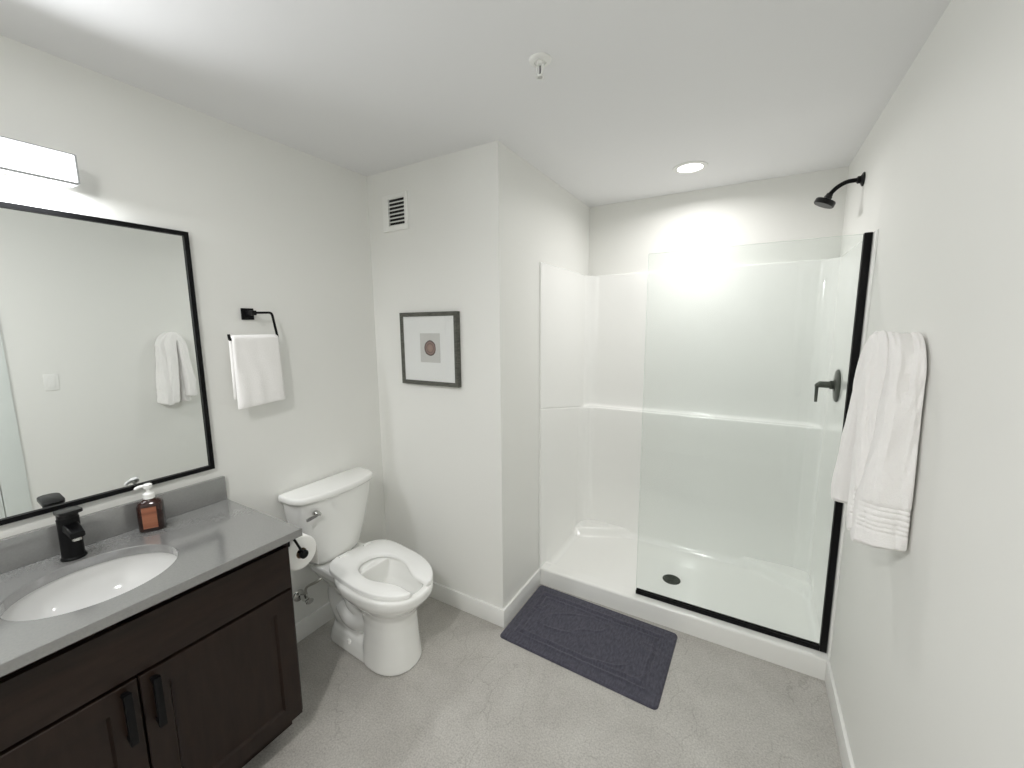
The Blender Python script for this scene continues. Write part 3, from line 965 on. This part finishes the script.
tag(hand_towel(), 'white hand towel draped over the black towel ring', 'towel')

# ------------------------------------------------------------------ robe hook and bath towel on the right wall
HY, HZ = 1.530, 1.513
rh = thing('robe_hook', 'black robe hook on the right wall holding the bath towel', 'hook', (W, HY, HZ))
bm = bmesh.new(); box(bm, W - 0.005, W - 0.0005, HY - 0.018, HY + 0.018, HZ - 0.018, HZ + 0.018, 0.001)
obj('wall_plate', bm, M['black'], rh)
bm = bmesh.new()
box(bm, W - 0.096, W - 0.0045, HY - 0.0065, HY + 0.0065, HZ - 0.0065, HZ + 0.0065, 0.0015)
box(bm, W - 0.102, W - 0.092, HY - 0.013, HY + 0.015, HZ - 0.005, HZ + 0.010, 0.0015)
obj('peg', bm, M['black'], rh)

def towel_layer(bm, pts, x_in, x_out_fn, half_fn, seed, ex, groove):
    """One folded layer of the towel: a rounded section swept over the hook."""
    path = catmull([Vector((0, a, b_)) for a, b_ in pts], 48)
    N = len(path)
    L = [0]
    for a, c in zip(path[:-1], path[1:]): L.append(L[-1] + (c - a).length)
    kc = max(range(N), key=lambda k: path[k].z)
    nq = 110
    rings = []
    for k, p in enumerate(path):
        a = path[max(k - 1, 0)]; c = path[min(k + 1, N - 1)]
        t = (c - a).normalized()
        nrm = Vector((0, -t.z, t.y))
        near = k <= kc
        top = max(0.0, 1 - abs(L[k] - L[kc]) / 0.10)
        dist = L[k] if near else L[-1] - L[k]
        half_t = half_fn(near, top, dist)
        x_out = x_out_fn(near, top, dist)
        xm, hx = (x_in + x_out) / 2, (x_in - x_out) / 2
        end = 0.55 + 0.45 * sstep(0.0, 0.012, dist)
        r = []
        for q in range(nq):
            ph = 2 * PI * q / nq
            cs, sn = math.cos(ph), math.sin(ph)
            ux = math.copysign(abs(cs) ** ex, cs); un = math.copysign(abs(sn) ** ex, sn)
            d = 0.0
            if un > 0.3:
                if groove:
                    g0 = 0.35 - 0.75 * (1 - sstep(0.1, 0.62, dist))
                    d -= 0.010 * math.exp(-((ux - g0) / 0.12) ** 2) * sstep(0.16, 0.34, dist)
                d += 0.004 * math.sin(ux * 4.0 + dist * 5 + seed)
                for hb_ in (0.050, 0.062, 0.074, 0.090, 0.106, 0.118):
                    d -= 0.0040 * math.exp(-((dist - hb_) / 0.0028) ** 2)
                d += 0.0022 * sstep(0.122, 0.130, dist)
            d += 0.0085 * noise.noise(Vector((ux * 2.0, dist * 7, seed + 3 * near))) + 0.0040 * noise.noise(Vector((ux * 4, dist * 22, seed + 9)))
            pos = Vector((xm + hx * ux, p.y, p.z)) + nrm * (half_t * un * end + d * (1 if un > 0 else 0.4))
            if dist < 0.05: pos.z += 0.006 * ux * (1 if near else -0.3) * (1 - dist / 0.05)
            if ux < -0.7: pos.x += 0.006 * noise.noise(Vector((un * 2, dist * 9, seed + 1.0)))
            pos.x = min(pos.x, W - 0.0058)
            pos.y += 0.26 * (W - pos.x) - 0.006
            r.append(pos)
        rings.append(r)
    loft(bm, rings)

def bath_towel():
    bm = bmesh.new()
    # folded edge nearest the wall
    towel_layer(bm, ((1.422, 0.985), (1.430, 1.10), (1.444, 1.28), (1.455, 1.44), (1.468, 1.508), (1.506, 1.548), (1.546, 1.508), (1.556, 1.44), (1.560, 1.28), (1.566, 1.10), (1.568, 0.985)),
                W - 0.0058,
                lambda near, top, dist: W - 0.078 + 0.006 * top - (0.034 * (1 - sstep(0.0, 0.48, dist)) if near else 0.0),
                lambda near, top, dist: (0.033 + 0.006 * (1 - sstep(0, 0.5, dist)) if near else 0.030) - 0.009 * top, 2.0, 0.45, True)
    # folded edge further out
    towel_layer(bm, ((1.462, 1.000), (1.468, 1.10), (1.478, 1.28), (1.483, 1.43), (1.490, 1.498), (1.514, 1.546), (1.548, 1.498), (1.560, 1.43), (1.566, 1.28), (1.574, 1.15), (1.578, 1.035)),
                W - 0.060,
                lambda near, top, dist: W - 0.117 + 0.010 * top - (0.0 if near else 0.024 * (1 - sstep(0.0, 0.45, dist))),
                lambda near, top, dist: 0.030 - 0.007 * top, 5.0, 0.55, False)
    return obj('bath_towel', bm, M['terry'], None, 70)
tag(bath_towel(), 'thick white bath towel folded over the hook on the right wall', 'towel')

# ------------------------------------------------------------------ bath mat
def bath_mat():
    bm = bmesh.new()
    c00, c10, c11, c01 = Vector((0.886, 1.615)), Vector((1.683, 1.590)), Vector((1.694, 2.088)), Vector((0.887, 2.108))
    nx, ny = 170, 100
    th = 0.0085
    rr = 0.022
    topv, botv = [], []
    for j in range(ny + 1):
        rt_, rb_ = [], []
        for i in range(nx + 1):
            u, v = i / nx, j / ny
            # keep border rows tight for a rounded hem
            u = 0.5 - 0.5 * math.cos(PI * u) if False else u
            lx, ly = u * 0.79, v * 0.465
            cx_, cy_ = min(max(lx, rr), 0.79 - rr), min(max(ly, rr), 0.465 - rr)
            dx, dy = lx - cx_, ly - cy_
            dd = math.hypot(dx, dy)
            if dx and dy:
                m_ = max(abs(dx), abs(dy))
                s = m_ / dd
                lx, ly = cx_ + dx * s, cy_ + dy * s
            uu, vv = lx / 0.79, ly / 0.465
            p = (c00 * (1 - uu) + c10 * uu) * (1 - vv) + (c01 * (1 - uu) + c11 * uu) * vv
            e = min(u * 0.79, (1 - u) * 0.79, v * 0.465, (1 - v) * 0.465)
            h = th * min(1.0, math.sqrt(e / 0.006)) if e < 0.006 else th
            if 0.012 < e < 0.016: h -= 0.002
            for g_, w_ in ((0.062, 0.006), (0.092, 0.006)):
                h += 0.0060 * math.exp(-((e - g_) / w_) ** 2)
            h -= 0.0032 * math.exp(-((e - 0.077) / 0.006) ** 2)
            if e > 0.10: h += 0.0012
            # soft creases
            h += 0.0026 * noise.noise(Vector((p.x * 11, p.y * 7, 2.0))) * min(1, e / 0.03)
            # broken folds left by creasing and washing
            a1 = noise.noise(Vector((p.x * 3.2 + p.y * 2.5, p.y * 6.5 - p.x * 1.5, 11.0)))
            a2 = noise.noise(Vector((p.x * 5.0 - p.y * 4.0, p.y * 5.5 + p.x * 2.0, 4.0)))
            msk = sstep(0.02, 0.10, e)
            h += 0.0055 * msk * math.exp(-(a1 / 0.045) ** 2) * sstep(-0.15, 0.25, a2)
            h += 0.0040 * msk * math.exp(-(a2 / 0.050) ** 2) * sstep(-0.10, 0.30, a1)
            rt_.append(bm.verts.new((p.x, p.y, 0.001 + max(h, 0.0005))))
            rb_.append((i, j, p))
        topv.append(rt_)
    for a, b_ in zip(topv[:-1], topv[1:]):
        for i in range(nx):
            bm.faces.new((a[i], a[i + 1], b_[i + 1], b_[i]))
    border = topv[0] + [r[-1] for r in topv[1:]] + topv[-1][-2::-1] + [r[0] for r in topv[-2:0:-1]]
    low = [bm.verts.new((v.co.x, v.co.y, 0.0006)) for v in border]
    nb_ = len(border)
    for i in range(nb_):
        k = (i + 1) % nb_
        bm.faces.new((border[i], border[k], low[k], low[i]))
    bm.faces.new(low)
    return obj('bath_mat', bm, M['matcloth'], None, 60)
tag(bath_mat(), 'slate blue rectangular bath mat with woven border bands', 'bath mat')

# ------------------------------------------------------------------ toilet
YC = 1.288
TROT = Matrix.Translation((0.0, YC, 0)) @ Matrix.Rotation(math.radians(-3.2), 4, 'Z')
to = thing('toilet', 'white two-piece toilet with an open-front seat', 'toilet', (0.35, YC, 0))

def egg(xb, xf, hw, z, n=56, nb=2.6, nf=2.2, xm=None):
    """Plan outline: squarer at the back, rounder at the front."""
    xm = xb + (xf - xb) * 0.46 if xm is None else xm
    out = []
    for i in range(n):
        a = 2 * PI * i / n
        c, s = math.cos(a), math.sin(a)
        e = nf if c > 0 else nb
        rx = (xf - xm) if c > 0 else (xm - xb)
        out.append(Vector((xm + rx * math.copysign(abs(c) ** (2 / e), c), hw * math.copysign(abs(s) ** (2 / e), s), z)))
    return out

bm = bmesh.new()
# bowl and front column
rings = [egg(0.360, 0.640, 0.124, 0.0006), egg(0.358, 0.642, 0.126, 0.014), egg(0.362, 0.638, 0.121, 0.06), egg(0.366, 0.632, 0.114, 0.14),
         egg(0.366, 0.630, 0.110, 0.22), egg(0.356, 0.634, 0.112, 0.265), egg(0.335, 0.650, 0.126, 0.300), egg(0.300, 0.682, 0.150, 0.330),
         egg(0.262, 0.706, 0.168, 0.352), egg(0.225, 0.722, 0.178, 0.374), egg(0.210, 0.726, 0.181, 0.395), egg(0.208, 0.726, 0.181, 0.410), egg(0.214, 0.720, 0.176, 0.4155),
         egg(0.275, 0.690, 0.137, 0.4155), egg(0.282, 0.682, 0.131, 0.405), egg(0.290, 0.670, 0.125, 0.375), egg(0.310, 0.640, 0.108, 0.320), egg(0.345, 0.590, 0.080, 0.265), egg(0.375, 0.540, 0.055, 0.235), egg(0.39, 0.50, 0.04, 0.230)]
loft(bm, rings)
# rear deck under the tank
loft(bm, [[Vector((x, y, z)) for x, y in rrect(xa, xb_, -hw, hw, 0.03, 6)] for xa, xb_, hw, z in ((0.10, 0.36, 0.075, 0.27), (0.06, 0.36, 0.115, 0.335), (0.035, 0.36, 0.135, 0.375), (0.032, 0.36, 0.138, 0.405), (0.037, 0.36, 0.133, 0.4125))])
# foot
loft(bm, [[Vector((x, y, z)) for x, y in rrect(xa, xb_, -hw, hw, rd, 10)] for xa, xb_, hw, rd, z in ((0.085, 0.52, 0.116, 0.10, 0.0006), (0.083, 0.52, 0.118, 0.10, 0.010), (0.090, 0.52, 0.110, 0.10, 0.045), (0.10, 0.50, 0.095, 0.09, 0.075), (0.14, 0.48, 0.06, 0.055, 0.09))])
# trapway
tw = catmull([(0.46, 0, 0.25), (0.37, 0, 0.215), (0.29, 0, 0.235), (0.215, 0, 0.285), (0.15, 0, 0.275), (0.125, 0, 0.20), (0.17, 0, 0.12), (0.25, 0, 0.085), (0.34, 0, 0.07)], 5)
tube(bm, tw, [0.088] * 12 + [0.082] * (len(tw) - 12), 24)
# side bulge of the trapway
for s in (-1, 1):
    tw2 = catmull([(0.42, s * 0.055, 0.20), (0.34, s * 0.058, 0.155), (0.26, s * 0.056, 0.15), (0.19, s * 0.045, 0.19)], 5)
    tube(bm, tw2, 0.048, 16)
bowl = obj('bowl', bm, M['porcelain'], None)
rm = bowl.modifiers.new('r', 'REMESH'); rm.mode = 'VOXEL'; rm.voxel_size = 0.0055; rm.use_smooth_shade = True
smm = bowl.modifiers.new('s', 'SMOOTH'); smm.factor = 0.5; smm.iterations = 5
bake(bowl)
bowl.data.transform(TROT)
bowl.parent = to; bowl.matrix_parent_inverse = to.matrix_basis.inverted()

# floor bolt caps
for s in (-1, 1):
    bm = bmesh.new()
    lathe(bm, (0, 0, 0), (0, 0, 1), [(0.013, 0), (0.013, 0.008), (0.009, 0.015), (0, 0.017)], 20)
    bmesh.ops.transform(bm, matrix=TROT @ Matrix.Translation((0.30, s * 0.102, 0.050)), verts=bm.verts)
    obj('bolt_cap', bm, M['porcelain'], to)

# open-front seat
SROT = Matrix.Translation((0.45, 1.280, 0)) @ Matrix.Rotation(math.radians(-7.0), 4, 'Z') @ Matrix.Translation((-0.45, 0, 0))
def seat():
    bm = bmesh.new()
    def outer(t):   # t: 0 front-left tip .. 1 front-right tip, going round the back
        pass
    xb, xf, hw, xm = 0.166, 0.722, 0.181, 0.425
    out, inn = [], []
    n = 90
    gap0 = math.radians(19)          # half opening at the front, measured on the parameter
    for i in range(n + 1):
        a = gap0 + (2 * PI - 2 * gap0) * i / n
        c, s = math.cos(a), math.sin(a)
        e = 2.15 if c > 0 else 5.0
        tp_ = 1.0 if c > 0 else 1.0 - 0.15 * abs(c) ** 2
        rx = xf - xm if c > 0 else xm - xb
        out.append(Vector((xm + rx * math.copysign(abs(c) ** (2 / e), c), tp_ * hw * math.copysign(abs(s) ** (2 / e), s), 0)))
        # inner opening: oval hole running into the front gap
        ix0, ihw, ixm = 0.300, 0.098, 0.430
        if c < 0:
            q = Vector((ixm + (ixm - ix0) * math.copysign(abs(c) ** (2 / 2.2), c), ihw * math.copysign(abs(s) ** (2 / 2.2), s), 0))
        else:
            # narrows from the hole to the gap at the tip
            k = (a if a < PI else 2 * PI - a)
            f = 1 - (k - gap0) / (PI / 2 - gap0)          # 0 at the widest, 1 at the tip
            xx = ixm + (0.700 - ixm) * f
            yy = ihw + (0.043 - ihw) * sstep(0.05, 0.75, f)
            q = Vector((xx, math.copysign(yy, s), 0))
        inn.append(q)
    z0, z1 = 0.4185, 0.4400
    rings = []
    for i in range(n + 1):
        o, q = out[i], inn[i]
        d = (q - o).normalized()
        wdt = (q - o).length
        b_ = 0.006
        sec = [(0.0, z0), (0.0, z1 - b_), (b_ * 0.3, z1 - b_ * 0.3), (b_, z1), (wdt * 0.5, z1 + 0.0005), (wdt - 0.012, z1 - 0.001), (wdt - 0.004, z1 - 0.005), (wdt, z1 - 0.011), (wdt, z0)]
        rings.append([o + d * a_ + Vector((0, 0, z)) for a_, z in sec])
    # rounded tips
    def tip(r, sgn):
        res = []
        c = sum(r, Vector()) / len(r)
        t = Vector((0.35, -sgn, 0)).normalized() if True else 0
        for sc, off in ((0.96, 0.002), (0.82, 0.005), (0.5, 0.007)):
            res.append([c + (p - c) * sc + t * off for p in r])
        return res
    a0 = tip(rings[0], 1)[::-1]; a1 = tip(rings[-1], -1)
    loft(bm, a0 + rings + a1)
    bmesh.ops.transform(bm, matrix=SROT, verts=bm.verts)
    return obj('seat', bm, M['seat'], to, 45)
seat()
for s in (-1, 1):
    bm = bmesh.new()
    cyl(bm, (0.190, s * 0.070 - 0.02, 0.437), (0.190, s * 0.070 + 0.02, 0.437), 0.010)
    cyl(bm, (0.190, s * 0.070, 0.4120), (0.190, s * 0.070, 0.437), 0.012)
    bmesh.ops.transform(bm, matrix=SROT, verts=bm.verts)
    obj('hinge', bm, M['seat'], to)

# tank and lid
TKY = 1.268
def dshape(xb, xe, xf, hw, rb=0.018, n=30):
    """Straight back, bowed front: ends at xe, middle of the front at xf."""
    pts = []
    for i in range(6):
        a = math.radians(180 + 90 * i / 5)
        pts.append((xb + rb + rb * math.cos(a), -hw + rb + rb * math.sin(a)))
    rf = 0.035
    fr = []
    for i in range(n + 1):
        y = -hw + 2 * hw * i / n
        u = y / hw
        x = xe + (xf - xe) * (1 - abs(u) ** 2.4)
        # round off the front corners
        d = hw - abs(y)
        if d < rf: x -= rf * (1 - math.sqrt(max(0, 1 - ((rf - d) / rf) ** 2)))
        fr.append((x, y))
    pts += fr
    for i in range(6):
        a = math.radians(90 + 90 * i / 5)
        pts.append((xb + rb + rb * math.cos(a), hw - rb + rb * math.sin(a)))
    return pts
def dring(xb, xe, xf, hw, z): return [Vector((x, TKY + y, z)) for x, y in dshape(xb, xe, xf, hw)]
bm = bmesh.new()
loft(bm, [dring(0.045, 0.100, 0.135, 0.120, 0.4185), dring(0.036, 0.112, 0.152, 0.137, 0.424), dring(0.032, 0.118, 0.160, 0.150, 0.445), dring(0.026, 0.132, 0.180, 0.186, 0.58),
          dring(0.022, 0.140, 0.192, 0.214, 0.70), dring(0.022, 0.144, 0.195, 0.222, 0.7735)])
obj('tank', bm, M['porcelain'], to, 50)
bm = bmesh.new()
loft(bm, [dring(0.018, 0.146, 0.198, 0.225, 0.7740), dring(0.012, 0.152, 0.206, 0.232, 0.778), dring(0.010, 0.154, 0.209, 0.235, 0.786), dring(0.010, 0.154, 0.209, 0.235, 0.802), dring(0.013, 0.151, 0.206, 0.232, 0.808), dring(0.022, 0.142, 0.196, 0.223, 0.8105)])
obj('tank_lid', bm, M['porcelain'], to, 50)
bm = bmesh.new()
lvx, lvy, lvz = 0.187, TKY - 0.150, 0.722
lathe(bm, (lvx - 0.012, lvy, lvz), (1, 0, 0), [(0.015, 0), (0.015, 0.016), (0.012, 0.020), (0.011, 0.030), (0, 0.031)], 24)
loft(bm, [[Vector((lvx + 0.010 + dx, lvy - t, lvz - 0.10 * t + h)) for dx, h in ((0, -hh), (0.006, -hh), (0.006, hh), (0, hh))] for t, hh in ((-0.004, 0.008), (0.02, 0.007), (0.05, 0.0085), (0.062, 0.006))])
obj('flush_lever', bm, M['chrome'], to, label='chrome flush lever')

# ------------------------------------------------------------------ water supply valve
wv_ = thing('supply_valve', 'chrome water stop valve and hose beside the toilet', 'valve', (0, 1.105, 0.24))
bm = bmesh.new()
lathe(bm, (0.0005, 1.105, 0.240), (1, 0, 0), [(0.030, 0), (0.028, 0.004), (0.012, 0.009), (0.0095, 0.010), (0.0095, 0.045), (0.014, 0.047), (0.014, 0.075), (0.009, 0.078)], 28)
cyl(bm, (0.061, 1.105, 0.240), (0.061, 1.105, 0.272), 0.010)
obj('body', bm, M['chrome'], wv_)
bm = bmesh.new()
lathe(bm, (0.0785, 1.105, 0.240), (1, 0, 0), [(0.006, 0), (0.006, 0.008), (0.020, 0.009), (0.021, 0.014), (0.018, 0.018), (0, 0.018)], 16)
bmesh.ops.scale(bm, vec=(1, 1, 0.6), space=Matrix.Translation((-0.0785, -1.105, -0.24)), verts=bm.verts)
obj('handle', bm, M['chrome'], wv_)
bm = bmesh.new()
tube(bm, catmull([(0.061, 1.105, 0.270), (0.066, 1.112, 0.305), (0.105, 1.150, 0.330), (0.112, 1.185, 0.350), (0.088, 1.178, 0.385), (0.083, 1.172, 0.418)], 8), 0.0062, 12)
obj('hose', bm, M['braid'], wv_)

# ------------------------------------------------------------------ toilet paper holder and roll on the side of the vanity
RX0, RX1, RY, RZc = 0.362, 0.462, 0.864, 0.731
th_ = thing('toilet_paper_holder', 'black toilet paper holder on the vanity side', 'paper holder', (0.47, VY1, 0.81))
bm = bmesh.new(); box(bm, 0.447, 0.489, VY1 + 0.0004, VY1 + 0.008, 0.794, 0.832, 0.002)
obj('wall_plate', bm, M['black'], th_)
bm = bmesh.new()
tube(bm, smooth_path([(0.476, VY1 + 0.006, 0.812), (0.476, VY1 + 0.030, 0.811), (0.476, RY, RZc), (0.40, RY, RZc), (0.355, RY, RZc)], 0.010, 4), 0.0044, 10)
lathe(bm, (0.470, RY, RZc), (1, 0, 0), [(0.015, 0), (0.0165, 0.004), (0.0165, 0.012), (0.012, 0.016), (0, 0.016)], 24)
obj('arm', bm, M['black'], th_)
tp = thing('toilet_paper_roll', 'white toilet paper roll hanging beside the vanity', 'toilet paper', (0.41, RY, RZc - 0.066))
bm = bmesh.new()
u_, v_ = Vector((0, 1, 0)), Vector((0, 0, 1))
rr_ = []
for r, x in ((0.021, RX0), (0.060, RX0), (0.0645, RX0 + 0.003), (0.066, RX0 + 0.006), (0.066, RX1 - 0.006), (0.0645, RX1 - 0.003), (0.060, RX1), (0.021, RX1), (0.021, RX0)):
    rr_.append(circle((x, RY, RZc), u_, v_, r, 48))
loft(bm, rr_, False, False)
bmesh.ops.remove_doubles(bm, verts=bm.verts, dist=1e-6)
obj('roll', bm, M['paper'], tp, 50)
bm = bmesh.new()
ra, rb2 = 0.0195, 0.0206
loft(bm, [circle((x, RY, RZc), u_, v_, r, 32) for r, x in ((ra, RX0), (rb2, RX0), (rb2, RX1 + 0.0005), (ra, RX1 + 0.0005), (ra, RX0))], False, False)
obj('core', bm, M['card'], tp, 50)
bm = bmesh.new()
loft(bm, [[Vector((x, RY + 0.0663 + d, z)) for x in (RX0 + 0.001, RX1 - 0.001)] + [Vector((x, RY + 0.0673 + d, z)) for x in (RX1 - 0.001, RX0 + 0.001)] for z, d in ((RZc, 0), (RZc - 0.03, 0.0008), (RZc - 0.06, 0.0004), (RZc - 0.085, 0.001))])
obj('loose_sheet', bm, M['paper'], tp, 50)
